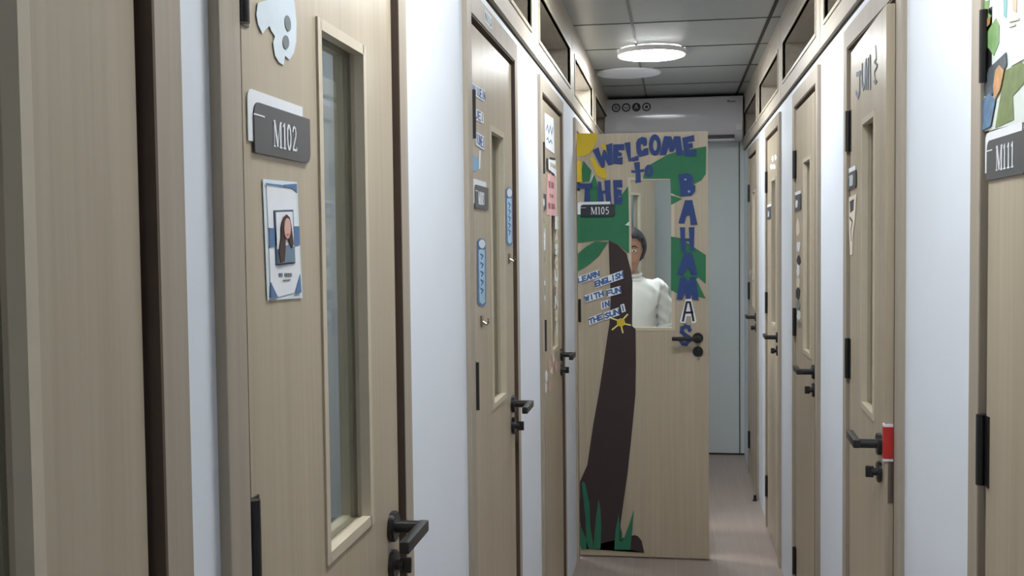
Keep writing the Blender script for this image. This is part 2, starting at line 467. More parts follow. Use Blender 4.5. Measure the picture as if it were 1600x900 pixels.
SER = {  # serif numerals: (polyline, stroke width) in a box 1 high
 'M': (.86, [([(.1, 0), (.1, 1)], .055), ([(.13, 1), (.44, .04)], .14), ([(.44, .04), (.72, 1)], .05), ([(.76, 0), (.76, 1)], .14),
             ([(0, .015), (.2, .015)], .05), ([(.62, .015), (.9, .015)], .05), ([(0, .985), (.15, .985)], .05), ([(.72, .985), (.9, .985)], .05)]),
 '1': (.42, [([(.24, 0), (.24, 1)], .12), ([(.08, .86), (.22, .96)], .06), ([(.08, .015), (.4, .015)], .05)]),
 '0': (.54, [([(.22, .99), (.1, .8), (.07, .5), (.1, .2), (.22, .01)], .11), ([(.28, .99), (.4, .8), (.43, .5), (.4, .2), (.28, .01)], .11)]),
 '2': (.54, [([(.06, .76), (.12, .92), (.24, .98), (.36, .92), (.41, .76), (.36, .56), (.06, .06)], .085), ([(.06, .045), (.46, .045), (.48, .16)], .09)]),
 '3': (.54, [([(.06, .8), (.15, .95), (.27, .98), (.38, .9), (.38, .68), (.2, .55), (.38, .46), (.43, .26), (.34, .08), (.2, .02), (.05, .08)], .09)]),
 '4': (.54, [([(.34, 0), (.34, .98), (.03, .3), (.48, .3)], .08)]),
 '5': (.54, [([(.42, .96), (.14, .96), (.08, .55), (.28, .6), (.42, .45), (.42, .2), (.3, .03), (.06, .05)], .09)]),
 '6': (.54, [([(.4, .9), (.25, .98), (.1, .75), (.07, .35), (.2, .03), (.4, .12), (.42, .38), (.25, .55), (.09, .4)], .085)]),
 '7': (.54, [([(.05, .8), (.07, .96), (.45, .96), (.2, 0)], .09)]),
 '8': (.54, [([(.25, .98), (.1, .86), (.12, .66), (.38, .42), (.43, .2), (.25, .02), (.07, .2), (.12, .42), (.38, .66), (.4, .86), (.25, .98)], .085)]),
 '9': (.54, [([(.43, .66), (.36, .94), (.22, .98), (.08, .82), (.1, .56), (.25, .46), (.43, .66), (.38, .3), (.12, .02)], .085)])}
def serif(mb, txt, x, z, h, y0, y1, sp=.08, sx=1.0):
    for ch in txt:
        wd, sts = SER[ch]
        for pl, sw in sts:
            mb.stroke([(x+a*h*sx, z+b*h) for a, b in pl], sw*h, y0, y1, ext=.15)
        x += (wd+sp)*h*sx
def letters(mb, txt, P, wd, y0, y1, vpad=.16):
    """block letters filled into the quad P = bottom-left, bottom-right, top-right, top-left"""
    n = len(txt); P = [Vector(p) for p in P]
    for i, ch in enumerate(txt):
        if ch == ' ': continue
        u0, u1 = (i+.12)/n, (i+.88)/n
        for pl in GLY[ch]:
            q = []
            for a, b in pl:
                u = u0+(u1-u0)*a; v = vpad+(1-2*vpad)*b
                q.append((P[0]*(1-u)+P[1]*u)*(1-v)+(P[3]*(1-u)+P[2]*u)*v)
            mb.stroke(q, wd, y0, y1)

# room-number signs ------------------------------------------------------------
def sign(nm, s0, s1, z0, z1, label, dark=False, h=.034, tx=.36, card=True, tz=.2, clear=True):
    c = Vector(((s0+s1)/2, 0, (z0+z1)/2))
    d = .0095 if nm == 'M105' else .0006
    r = empty('door_sign'); r.matrix_world = door_mat(nm) @ Matrix.Translation(c); r['_c'] = tuple(c)
    tag(r, label, 'sign', 'door number signs')
    w_, hh = s1-s0, z1-z0; R_ = min(.014, hh*.25)
    if card:
        mb = MB(); a0, b1 = s0-.014, z1+.013
        pts = [(a0, z0+.012), (a0, b1-.012)]+ell(a0+.012, b1-.012, .012, .012, 6, a0=math.pi, a1=math.pi/2, closed=False)+[(s1-.022, b1), (s1-.022, z0+.012)]
        fix(nm, mb.prism(pts, -d-.0012, -d), 'backing_card', WHITEP, 0, r)
    pts = [(s0, z0)]+[(s0, z1-R_)]+ell(s0+R_, z1-R_, R_, R_, 7, a0=math.pi, a1=math.pi/2, closed=False)+[(s1, z1), (s1, z0+R_)]+ell(s1-R_, z0+R_, R_, R_, 7, a0=0, a1=-math.pi/2, closed=False)
    fix(nm, MB().prism(pts, -d-.003, -d-.0013), 'plate', SIGND if dark else SIGNG, 0, r)
    mb = MB(); serif(mb, nm, s0+w_*tx, z0+hh*tz, h, -d-.0036, -d-.003)
    mb.box(s0-.002, s0+w_*.16, -d-.0036, -d-.003, z0+hh*.73, z0+hh*.76)
    fix(nm, mb, 'lettering', WHITEP, 0, r)
    return r
def sign_at(nm, bl, tl, right, label, **kw):
    a, b, c = on(nm, *bl), on(nm, *tl), on(nm, *right)
    sign(nm, a[0], c[0], a[1], b[1], label, **kw)
sign_at('M102', (394, 238), (396, 159), (480, 180), 'charcoal number sign M102 on the nearest left door', tx=.30, h=.030)
sign_at('M103', (740.5, 325.5), (740, 288), (761, 290), 'number sign M103 below blue paper whale on the second left door', tx=.22, h=.03)
sign_at('M104', (844.5, 326), (844, 301), (852, 305), 'small number sign M104 left of pink poster', tx=.15, h=.026, card=False)
sign_at('M105', (907.5, 339), (907.5, 320), (961, 320), 'dark number sign M105 on the palm tree door under the word THE', dark=True, tx=.30, h=.034)
_a = on('M111', 1545, 282); _b = on('M111', 1545, 221)
sign('M111', _a[0], _a[0]+.185, _a[1], _b[1], 'charcoal number sign M111 under the tropical poster', tx=.27, h=.036)
sign_at('M110', (1327.5, 297), (1327, 271), (1339, 280), 'number sign M110 on the door with the red card', tx=.2, h=.028)
sign_at('M109', (1242.6, 330), (1242, 306), (1252.5, 315), 'number sign M109 over the column of cutouts', tx=.2, h=.028)
sign_at('M108', (1199.6, 343), (1199.9, 324), (1206, 330), 'number sign M108 below pale blossom cutouts', tx=.2, h=.028)

# the palm tree door -----------------------------------------------------------
D5 = 'M105'
BASE[0] = .0028
def paper(nm, pts, layer, mat, name, label, cat, group=None, extra=None):
    y0, y1 = lay(layer)
    mb = MB()
    for P in (pts if isinstance(pts[0][0], (tuple, list)) else [pts]): mb.prism(ons(nm, P), y0, y1)
    if extra: extra(mb, y0, y1)
    return fix(nm, mb, name, mat, layer, label=label, cat=cat, group=group)
cA = lambda p: crop(890, 190, 9, p)
cB = lambda p: crop(990, 190, 9, p)
cC = lambda p: crop(890, 270, 9, p)
cD = lambda p: crop(1040, 260, 6.43, p)
cE = lambda p: crop(1040, 390, 5, p)
cF = lambda p: crop(890, 360, 5.29, p)
c1 = lambda p: crop(880, 140, 4.5, p)
c2 = lambda p: crop(880, 320, 3.6, p)
c3 = lambda p: crop(880, 560, 2.647, p)
cG = lambda p: crop(890, 730, 6, p)
PG = 'paper palm tree pieces on the corridor door'
trunk = cF([(322, 84), (400, 120), (470, 190), (508, 330), (520, 420), (517, 790), (546, 815)])+c3([(301, 20), (299, 150), (286, 290), (266, 480), (246, 620), (237, 690), (243, 785), (285, 792), (335, 803), (325, 755), (310, 735), (296, 730), (285, 740), (255, 789), (75, 785), (70, 640), (69, 510), (100, 440), (125, 270), (150, 130), (170, 0)])+cF([(312, 880), (330, 770), (340, 560), (330, 300)])
paper(D5, trunk, 0, BROWN, 'palm_trunk_paper', 'tall dark brown paper palm trunk on the corridor door', 'paper cutout', PG)
paper(D5, cC([(60, 490), (150, 560), (290, 520), (285, 170), (300, 130), (350, 20), (390, 150), (410, 450), (630, 440), (740, 300), (825, 185)])+[(983, 348), (983, 396), (966, 382), (951, 375), (930, 376), (897, 380)], 1, GREEN, 'paper_palm_leaf', 'big green paper leaf around number sign M105', 'paper cutout', PG)
paper(D5, cF([(45, 215), (140, 130), (215, 90), (320, 96), (240, 215), (150, 290), (60, 345), (45, 350)]), 2, GREEN, 'paper_palm_leaf', 'green paper leaf drooping left of the trunk top', 'paper cutout', PG)
paper(D5, cA([(195, 550), (310, 690), (280, 840), (180, 850), (165, 700)]), 2, GREEN, 'paper_palm_leaf', 'green paper leaf tip between the yellow sun rays', 'paper cutout', PG)
paper(D5, c1([(565, 600), (615, 525), (740, 455), (830, 430), (1005, 400), (1002, 595), (970, 640), (925, 660), (890, 700), (830, 755), (757, 728), (752, 628), (560, 628)]), 0, GREEN, 'paper_palm_leaf', 'wide green paper leaf under the word WELCOME', 'paper cutout', PG)
paper(D5, c1([(757, 742), (838, 768), (758, 812)]), 0, GREEN, 'paper_palm_leaf', 'small green paper triangle right of the door glass', 'paper cutout', PG)
paper(D5, c2([(606, 178), (660, 188), (730, 235), (802, 282), (802, 445), (760, 408), (748, 420), (802, 528), (740, 507), (640, 497), (606, 480)]), 0, GREEN, 'paper_palm_leaf', 'green paper leaf behind the lower letters of BAHAMAS', 'paper cutout', PG)
paper(D5, cC([(290, 130), (330, 20), (345, 20), (300, 130)]), 3, PALEB, 'paper_scrap', 'pale paper sliver between green leaf tips above THE', 'paper cutout')
paper(D5, cC([(780, 735), (842, 680), (842, 745)]), 3, PALEB, 'paper_scrap', 'pale paper corner on the green leaf left of the glass', 'paper cutout')
# sun
sc = paper(D5, cA([(60, 168), (390, 165), (385, 240), (370, 300), (330, 380), (270, 465), (180, 490), (62, 482)]), 3, YELLOW, 'paper_sun', 'yellow paper quarter sun in the upper left door corner', 'paper cutout', None)
y0, y1 = lay(3)
for P in (cA([(80, 550), (165, 555), (178, 850), (82, 852)]), cA([(285, 510), (330, 500), (420, 640), (490, 655), (525, 760), (512, 808), (470, 805), (380, 750)]), cA([(440, 320), (495, 322), (520, 370), (505, 410), (470, 390)])):
    fix(D5, MB().prism(ons(D5, P), y0, y1), 'ray', YELLOW, 3, sc)
fix(D5, MB().prism(ons(D5, cA([(62, 170), (40, 20), (115, 10), (85, 170)])), y0, y1), 'ray', LIGHTY, 3, sc)
# letters
def letter(polys, ch, lab, group, layer=4, mat=NAVY, holes=None):
    y0, y1 = lay(layer); mb = MB()
    for P in polys:
        if P[0] == 'ring':
            mb.ring(ons(D5, P[1]), ons(D5, P[2]), y0, y1)
        elif P[0] == 'stroke':
            mb.stroke(ons(D5, P[1]), P[2], y0, y1)
        else: mb.prism(ons(D5, P), y0, y1)
    return fix(D5, mb, 'paper_letter', mat, layer, label=lab, cat='paper letter', group=group)
GW = 'cut-out letters of WELCOME'
letter([cA([(325, 405), (408, 360), (448, 498), (474, 402), (500, 400), (538, 470), (512, 330), (602, 302), (606, 608), (545, 618), (500, 530), (495, 640), (455, 657)])], 'W', 'blue paper letter W starting the word WELCOME', GW)
letter([cA([(612, 322), (770, 318), (773, 402), (690, 402), (688, 425), (738, 445), (732, 485), (680, 490), (680, 510), (748, 500), (745, 602), (612, 592)])], 'E', 'blue paper letter E next to W in WELCOME', GW)
letter([cA([(772, 300), (855, 290), (862, 515), (965, 478), (973, 545), (832, 560), (803, 440)])], 'L', 'blue paper letter L in WELCOME', GW)
letter([cB([(35, 300), (60, 245), (120, 215), (180, 230), (192, 280), (185, 335), (135, 345), (130, 312), (100, 318), (105, 395), (125, 415), (150, 380), (205, 370), (212, 460), (150, 480), (80, 495), (50, 450), (38, 380)])], 'C', 'blue paper letter C in WELCOME', GW)
letter([('ring', cB(ell(300, 330, 86, 150)), cB(ell(303, 335, 28, 75)))], 'O', 'blue paper letter O in WELCOME', GW)
letter([cB([(430, 205), (530, 210), (548, 265), (572, 205), (658, 208), (695, 470), (605, 475), (590, 370), (555, 425), (505, 425), (490, 365), (455, 472), (365, 470), (395, 340)])], 'M', 'blue paper letter M in WELCOME', GW)
letter([cB([(682, 230), (850, 190), (856, 275), (765, 290), (768, 312), (825, 300), (836, 365), (780, 382), (785, 405), (885, 395), (882, 490), (715, 487)])], 'E', 'blue paper letter E ending WELCOME', GW)
GT = 'cut-out letters of to'
letter([cA([(905, 575), (988, 568), (990, 680), (1045, 665), (1050, 705), (995, 710), (1005, 855), (925, 868), (932, 720), (868, 720), (868, 682), (924, 690)])], 't', 'blue paper letter t under WELCOME', GT)
letter([('ring', cB(ell(215, 695, 62, 88)), cB(ell(215, 695, 14, 36)))], 'o', 'small blue paper letter o on green leaf', GT)
GH = 'cut-out letters of THE'
letter([cC([(95, 150), (320, 150), (325, 215), (285, 220), (290, 455), (205, 455), (215, 222), (98, 222)])], 'T', 'blue paper letter T starting the word THE', GH)
letter([cC([(400, 120), (445, 130), (458, 255), (500, 250), (490, 110), (575, 100), (577, 260), (592, 450), (515, 450), (505, 295), (475, 290), (485, 450), (410, 450), (395, 300)])], 'H', 'blue paper letter H in the word THE', GH)
letter([cC([(612, 105), (740, 100), (746, 207), (668, 207), (668, 226), (735, 243), (730, 325), (690, 322), (690, 342), (750, 340), (735, 448), (628, 445)])], 'E', 'blue paper letter E ending the word THE', GH)
GB = 'cut-out letters of BAHAMAS'
letter([cD([(130, 85), (220, 68), (268, 92), (276, 150), (262, 175), (300, 195), (297, 250), (260, 295), (155, 302), (145, 180)])], 'B', 'blue paper letter B starting the word BAHAMAS', GB)
for q_, l_ in ((ell(235, 252, 13, 13, 12), 'pale paper dot in the lower bowl of letter B'), (ell(198, 132, 13, 11, 12), 'pale paper dot in the upper bowl of letter B')):
    fix(D5, MB().prism(ons(D5, cD(q_)), *lay(5)), 'paper_dot', SKYB, 5, label=l_, cat='paper cutout')
letter([cD([(195, 340), (268, 338), (322, 588), (250, 585), (240, 490), (212, 490), (190, 572), (128, 572)])], 'A', 'blue paper letter A, topmost A of BAHAMAS', GB)
letter([cD([(142, 612), (195, 612), (197, 725), (240, 722), (232, 612), (290, 608), (285, 840), (250, 850), (235, 752), (200, 748), (205, 860), (160, 860)])], 'H', 'blue paper letter H of BAHAMAS', GB)
letter([cE([(145, 25), (205, 25), (250, 195), (200, 195), (188, 150), (165, 148), (140, 200), (88, 195)])], 'A', 'blue paper letter A over the M of BAHAMAS', GB)
letter([cE([(115, 215), (155, 212), (175, 260), (195, 208), (235, 212), (258, 395), (210, 390), (202, 342), (190, 385), (160, 385), (150, 340), (130, 390), (85, 390)])], 'M', 'blue paper letter M of BAHAMAS', GB)
a3 = letter([cE([(158, 388), (200, 385), (242, 558), (235, 572), (205, 575), (195, 520), (165, 520), (155, 572), (120, 572), (110, 560)])], 'A', 'white-edged black paper letter A of BAHAMAS', GB, mat=WHITEP)
_s = on(D5, 1040, 500); _s2 = on(D5, 1045, 500); PXD = (_s2[0]-_s[0])/5
y0, y1 = lay(5)
fix(D5, MB().stroke(ons(D5, cE([(135, 558), (165, 410), (190, 410), (218, 555)])), PXD*3.4, y0, y1, ext=.2).stroke(ons(D5, cE([(150, 492), (208, 490)])), PXD*3.4, y0, y1), 'black_stroke', INK, 5, a3)
letter([('stroke', cE([(188, 625), (180, 605), (155, 598), (130, 612), (126, 640), (150, 662), (178, 682), (182, 712), (160, 735), (135, 732), (122, 712)]), PXD*5.6)], 'S', 'blue paper letter S behind the door handle', GB)
# small phrase strips
GP = 'small white strips of blue lettering'
for txt, q in (('LEARN', [(75, 445), (250, 385), (243, 322), (65, 385)]), ('ENGLISH', [(215, 478), (447, 395), (440, 330), (205, 412)]),
               ('WITH', [(130, 597), (285, 550), (275, 488), (120, 538)]), ('FUN', [(310, 553), (428, 518), (420, 458), (302, 490)]),
               ('IN', [(263, 655), (330, 632), (325, 570), (258, 590)]), ('THE', [(165, 785), (280, 740), (268, 680), (155, 725)]),
               ('SUN', [(295, 740), (415, 698), (408, 635), (287, 678)]), ('!', [(432, 680), (465, 668), (450, 605), (420, 615)])):
    Q = ons(D5, cF(q)); y0, y1 = lay(5)
    o = fix(D5, MB().prism(Q, y0, y1), 'word_strip', WHITEP, 5, label='small white paper strip reading %s' % (txt if txt != '!' else 'an exclamation mark'), cat='paper strip', group=GP)
    mb = MB(); letters(mb, txt, Q, PXD*2.3, *lay(6), vpad=.2); fix(D5, mb, 'lettering', TEXTB, 6, o)
ss = fix(D5, MB().prism(ons(D5, cF(ell(425, 760, 34, 34))), *lay(5)), 'paper_sun', YELLOW, 5, label='small yellow paper sun on the brown trunk', cat='paper cutout')
for i, (a, b) in enumerate((((448, 728), (478, 695)), ((458, 772), (502, 782)), ((430, 800), (440, 842)), ((395, 785), (355, 818)), ((395, 740), (345, 725)))):
    fix(D5, MB().stroke(ons(D5, cF([a, b])), PXD*2.2, *lay(5)), 'ray', LIGHTY, 5, ss)
GG = 'green paper grass tufts'
paper(D5, [cG([(112, 765), (78, 640), (82, 540), (110, 560), (150, 660), (180, 765)]), cG([(160, 765), (150, 480), (115, 150), (125, 130), (145, 150), (188, 340), (195, 560), (228, 765)]), cG([(225, 765), (235, 600), (250, 450), (272, 295), (290, 400), (297, 560), (290, 765)])], 1, DGREEN, 'paper_grass', 'green paper grass blades left of the trunk foot', 'paper cutout', GG)
paper(D5, [cG([(420, 770), (430, 600), (460, 435), (470, 560), (468, 690), (510, 665), (560, 530), (602, 398), (588, 600), (570, 772)]), cG([(476, 690), (485, 560), (495, 640), (492, 700)])], 1, DGREEN, 'paper_grass', 'green paper grass tuft right of the trunk foot', 'paper cutout', GG)

BASE[0] = 0.0
# door M102 ---------------------------------------------------------------------
c9 = lambda p: crop(380, 0, 3.333, p)
cl = paper('M102', c9([(70, 15), (125, 0), (150, -60), (240, -70), (262, 20), (272, 120), (270, 215), (258, 275), (235, 312), (212, 290), (205, 340), (180, 325), (160, 290), (150, 220), (160, 190), (140, 160), (130, 135), (105, 160), (95, 178), (72, 130), (62, 75)]), 1, PALEB, 'paper_cloud', 'white paper cloud with grey spots above sign M102', 'paper cutout')
fix('M102', MB().prism(ons('M102', c9(ell(224, 122, 15, 42, 20, rot=-.12))), *lay(2)).prism(ons('M102', c9(ell(214, 220, 16, 36, 20, rot=-.05))), *lay(2)), 'grey_spots', GREYP, 2, cl)
cK = lambda p: crop(400, 270, 4.09, p)
cardq = ons('M102', cK([(35, 40), (255, 60), (290, 800), (65, 815)]))
kd = fix('M102', MB().prism(cardq, *lay(1)), 'photo_card', PALEB, 1, label='laminated blue and white card with portrait photo', cat='photo card')
def kp(pts, name, mat, layer, multi=False):
    mb = MB()
    for P in (pts if multi else [pts]): mb.prism(ons('M102', cK(P)), *lay(layer))
    return fix('M102', mb, name, mat, layer, kd)
kp([(55, 80), (240, 110), (270, 640), (235, 765), (125, 795), (80, 700)], 'white_face', WHITEP, 2)
for P_ in ([(68, 352), (108, 356), (116, 468), (72, 478)], [(225, 342), (262, 342), (266, 462), (232, 465)], [(165, 76), (245, 70), (248, 130), (220, 100), (170, 92)], [(80, 700), (125, 795), (78, 800)], [(268, 650), (276, 765), (236, 770)], [(50, 66), (165, 80), (165, 90), (52, 76)]):
    kp(P_, 'blue_band', SLATE, 3)
kp([(98, 240), (222, 236), (236, 578), (112, 594)], 'picture_frame', mottled('dark_blue_print', srgb(62, 74, 104), .6), 3)
kp([(106, 252), (214, 248), (228, 568), (120, 582)], 'picture_ground', WHITEP, 4)
kp([(116, 490), (150, 470), (205, 455), (224, 480), (228, 566), (122, 580)], 'picture_shirt', mottled('grey_blue_print', srgb(110, 135, 155), .6), 5)
kp([(136, 330), (148, 285), (168, 266), (188, 285), (200, 340), (214, 455), (203, 482), (190, 452), (182, 425), (160, 425), (162, 480), (156, 568), (130, 575), (120, 500), (134, 420)], 'picture_hair', mottled('brown_print', srgb(66, 42, 40), .6), 6)
kp(ell(170, 356, 21, 66, 20)[:], 'picture_face', mottled('skin_print', srgb(216, 172, 160), .6), 7)
kp([(163, 392), (177, 391), (170, 398)], 'picture_mouth', LIPS, 8)
kp([[(132+i*12, 642), (141+i*12, 640), (143+i*12, 662), (134+i*12, 664)] for i in (0, 1, 3, 4, 5, 6)]+[[(160, 684), (205, 680), (206, 687), (161, 691)]], 'name_lines', GREYP, 3, True)

# door M103 ---------------------------------------------------------------------
cT = lambda p: crop(725, 120, 6, p)
GS = 'white lettered slips on the second left door'
for q, lab in (([(72, 55), (190, 130), (192, 240), (78, 165)], 'white slip with blue lettering, topmost of three by the upper hinge'),
               ([(95, 290), (175, 340), (178, 440), (98, 400)], 'white slip with blue lettering, middle of three by the upper hinge'),
               ([(105, 510), (180, 560), (184, 690), (108, 640)], 'white slip with blue lettering, lowest of three by the upper hinge')):
    Q = ons('M103', cT(q)); o = fix('M103', MB().prism(Q, *lay(1)), 'word_slip', WHITEP, 1, label=lab, cat='paper slip', group=GS)
    mb = MB(); letters(mb, ['NIIUEIN', 'UEI', 'IUNEI'][[55, 290, 510].index(q[0][1])], [Q[3], Q[2], Q[1], Q[0]], .0026, *lay(2)); fix('M103', mb, 'lettering', TEXTB, 2, o)
wh = fix('M103', MB().prism(ons('M103', cT([(60, 790), (85, 735), (105, 760), (128, 750), (130, 860), (95, 890), (68, 870)])), *lay(1)), 'paper_whale', SKYB, 1, label='blue paper shape with white strip above sign M103', cat='paper cutout')
fix('M103', MB().prism(ons('M103', cT([(138, 695), (152, 690), (146, 860), (132, 865)])), *lay(1)), 'white_strip', WHITEP, 1, wh)
GM = 'blue paper bookmarks on the second left door'
cM = lambda p: crop(725, 270, 3.913, p)
def bookmark(cx, yt, cx2, yb, wd, lab):
    out = [(cx-wd, yt+20)]+[(cx+wd*math.cos(t)*1.05, yt+22-24*math.sin(t)) for t in [math.pi*(1-i/8) for i in range(9)]]+[(cx2+wd, yb-15), (cx2+wd*.5, yb), (cx2-wd*.5, yb), (cx2-wd, yb-15)]
    o = fix('M103', MB().prism(ons('M103', cM(out)), *lay(1)), 'bookmark', SLATE, 1, label=lab, cat='bookmark', group=GM)
    inn = [(cx-wd*.72, yt+66), (cx+wd*.72, yt+66), (cx2+wd*.66, yb-24), (cx2, yb-10), (cx2-wd*.66, yb-24)]
    fix('M103', MB().prism(ons('M103', cM(inn)), *lay(2)), 'pale_panel', mottled('panel_blue', srgb(165, 200, 224), .7, .18, 70), 2, o)
    fix('M103', MB().prism(ons('M103', cM(ell(cx, yt+32, wd*.78, 27, 20))), *lay(3)), 'pale_disc', PALEB, 3, o)
    mb = MB()
    for k_ in range(5):
        yy = yt+95+k_*(yb-yt-150)/5
        mb.stroke(ons('M103', cM([(cx-wd*.3, yy), (cx+wd*.3, yy+10), (cx-wd*.1, yy+28)])), .004, *lay(3))
    fix('M103', mb, 'lettering', TEXTB, 3, o)
bookmark(103, 403, 106, 815, 25, 'blue paper bookmark left of the narrow window, below sign M103')
bookmark(272, 90, 275, 445, 19, 'blue paper bookmark right of the narrow window near casing')
GK = 'small hooks on the second left door'
for px, py, lab in ((752, 503, 'small grey hook under the left bookmark'), (795, 405, 'small grey hook under the right bookmark')):
    s, z = on('M103', px, py); o = MB().box(-.012, .012, -.004, -.0001, -.012, .016, bev=.001).tube([(0, -.003, 0), (0, -.014, -.006), (0, -.018, 0), (0, -.017, .008)], .003, 8).build('wall_hook', STEEL)
    o.matrix_world = door_mat('M103') @ Matrix.Translation((s, 0, z)); tag(o, lab, 'hook', GK)
s, z = on('M103', 742, 10); z = 2.10
o = MB().box(-.05, .05, -.0088, -.008, -.016, .016).build('word_slip', PALEB); o.matrix_world = Matrix.Translation((XL, LH[2]+.20, 2.095)) @ Matrix.Rotation(math.pi/2, 4, 'Z')
tag(o, 'pale slip with grey lettering on the casing above the bookmark door', 'paper slip')
mb = MB(); letters(mb, 'NIU', [(-.045, -.014), (.045, -.014), (.045, .014), (-.045, .014)], .003, -.0094, -.0088); mb.build('lettering', GREYP, o)

# door M104 ---------------------------------------------------------------------
cU = lambda p: crop(835, 160, 4.5, p)
D4 = 'M104'
o = paper(D4, cU([(68, 72), (132, 115), (138, 362), (75, 315)]), 1, WHITEP, 'paper_notice', 'white paper notice with blue sketch below door head', 'notice')
fix(D4, MB().stroke(ons(D4, cU([(78, 195), (88, 160), (98, 215), (108, 165), (118, 225), (126, 180)])), .007, *lay(2)).stroke(ons(D4, cU([(82, 260), (92, 250), (100, 285), (112, 265), (120, 290)])), .005, *lay(2)), 'sketch', TEXTB, 2, o)
paper(D4, cU([(42, 150), (54, 145), (56, 235), (44, 230)]), 1, CREAM, 'paper_slip', 'narrow cream slip beside the upper hinge, left of white notice', 'paper slip')
o = paper(D4, cU([(82, 395), (145, 410), (148, 520), (120, 490), (96, 478)]), 2, WHITEP, 'paper_shirt', 'white and grey paper badge above pink poster', 'paper cutout')
fix(D4, MB().prism(ons(D4, cU([(80, 392), (92, 396), (94, 470), (138, 505), (136, 520), (84, 470)])), *lay(3)).prism(ons(D4, cU([(105, 385), (142, 392), (142, 404), (105, 400)])), *lay(3)), 'dark_edge', INK, 3, o)
paper(D4, cU([(50, 395), (70, 400), (72, 500), (52, 490)]), 1, PALEB, 'paper_slip', 'pale slip behind the hinge, left of paper badge', 'paper slip')
o = paper(D4, cU([(88, 495), (140, 520), (152, 800), (85, 790)]), 1, PINK, 'paper_poster', 'pink paper poster with dark blocks right of sign M104', 'poster')
fix(D4, MB().prism(ons(D4, cU([(96, 550), (132, 565), (134, 605), (98, 600)])), *lay(2)).prism(ons(D4, cU([(104, 640), (128, 650), (130, 672), (106, 668)])), *lay(2)).prism(ons(D4, cU([(94, 705), (138, 715), (140, 750), (96, 745)])), *lay(2)), 'print', mottled('rose_print', srgb(150, 92, 100), .7), 2, o)
cV = lambda p: crop(835, 340, 3, p)
def scrap(nm, cpts, mat, lab, group, layer=1):
    return paper(nm, cpts, layer, mat, 'paper_letter', lab, 'paper letter', group)
rnd = random.Random(3)
names_ord = ['first', 'second', 'third', 'fourth', 'fifth', 'sixth', 'seventh', 'eighth', 'ninth']
def blob(cx, cy, w_, h_):
    n = rnd.choice((5, 6, 7))
    return [(cx+w_*math.cos(2*math.pi*i/n+.4)*rnd.uniform(.6, 1.1), cy+h_*math.sin(2*math.pi*i/n+.4)*rnd.uniform(.7, 1.15)) for i in range(n)]
SAGE = mottled('sage_paper', srgb(150, 165, 140), .7)
def glyph_cut(nm, ch, cx, cy, w_, h_, mat, lab, group):
    Q = ons(nm, cV([(cx-w_, cy+h_), (cx+w_, cy+h_), (cx+w_, cy-h_), (cx-w_, cy-h_)]))
    mb = MB(); letters(mb, ch, Q, .017, *lay(1), vpad=.08)
    return fix(nm, mb, 'paper_letter', mat, 1, label=lab, cat='paper letter', group=group)
for i in range(8):
    glyph_cut(D4, 'CNSUILST'[i], 41, 24+i*53, 9, 21, WHITEP if i % 3 else SAGE, 'small paper letter left of the window, %s from the top' % names_ord[i], 'letters down the left of the window')
for i in range(9):
    glyph_cut(D4, 'EASCUTNSI'[i], 103, 25+i*62, 8, 24, CREAM if i % 2 else WHITEP, 'small cream letter right of the window, %s from the top' % names_ord[i], 'letters down the right of the window')
for i, (x, y) in enumerate(((42, 690), (55, 745), (68, 690), (80, 720), (52, 800), (70, 790), (88, 660), (44, 860), (100, 700))):
    scrap(D4, cV(blob(x, y, 6, 28)), (CREAM, WHITEP, PINK)[i % 3], 'small pale paper scrap under the window, %s of the cluster from left to right' % names_ord[sorted((42, 55, 68, 80, 52, 70, 88, 44, 100)).index(x)], 'paper scraps below the window')

# right-hand doors -------------------------------------------------------------
cW = lambda p: crop(1520, 0, 3, p)
po = paper('M111', cW([(50, -40), (300, -70), (300, 560), (52, 618)]), 1, mottled('pale_print', srgb(222, 230, 226), .5, .04, 10), 'tropical_poster', 'poster of green leaves and parrot above sign M111', 'poster')
def pp(name, mat, polys, layer=2):
    mb = MB()
    for P in polys: mb.prism(ons('M111', cW(P)), *lay(layer))
    fix('M111', mb, name, mat, layer, po)
LG = mottled('leaf_print', srgb(126, 165, 106), .5, .15, 40); OL = mottled('olive_print', srgb(120, 135, 82), .5, .2, 40)
pp('green_leaves', LG, [[(75, 150), (115, 85), (132, 120), (130, 200), (105, 262), (82, 225), (60, 215)], [(52, 10), (85, 0), (80, 60), (95, 75), (70, 100), (53, 90)]])
pp('olive_leaf', OL, [[(160, 330), (235, 290), (280, 330), (240, 400), (195, 450), (200, 560), (112, 600), (130, 490)]])
pp('dark_wing', mottled('dark_bird_print', srgb(74, 82, 92), .5, .2, 50), [[(60, 400), (85, 320), (165, 245), (170, 300), (110, 430), (90, 455), (62, 450)]], 3)
pp('orange_wing', mottled('orange_print', srgb(205, 155, 105), .5, .15, 50), [[(118, 330), (135, 305), (158, 330), (140, 420), (112, 470), (108, 400)]], 4)
pp('blue_wing', mottled('blue_bird_print', srgb(88, 122, 155), .5, .25, 60), [[(58, 470), (90, 435), (118, 470), (95, 590), (58, 612)]], 4)
pp('teal_strip', mottled('teal_print', srgb(130, 185, 188), .5), [[(150, -20), (168, -20), (165, 85), (152, 75)]])
pp('peach_strip', mottled('peach_print', srgb(226, 190, 165), .5, .1), [[(190, -20), (215, -20), (212, 60), (195, 50)], [(178, 150), (225, 120), (228, 165), (180, 190)]])
pp('white_leaf', WHITEP, [[(170, 215), (180, 80), (235, 60), (290, 120), (280, 260), (190, 310)]], 3)
pp('brown_stem', mottled('stem_print', srgb(170, 130, 80), .5), [[(54, 95), (95, 80), (92, 110), (62, 145)]], 4)
pp('pale_lettering', CREAM, [[(185, 95), (232, 82), (232, 92), (186, 104)], [(185, 118), (215, 110), (215, 118), (186, 126)]], 5)

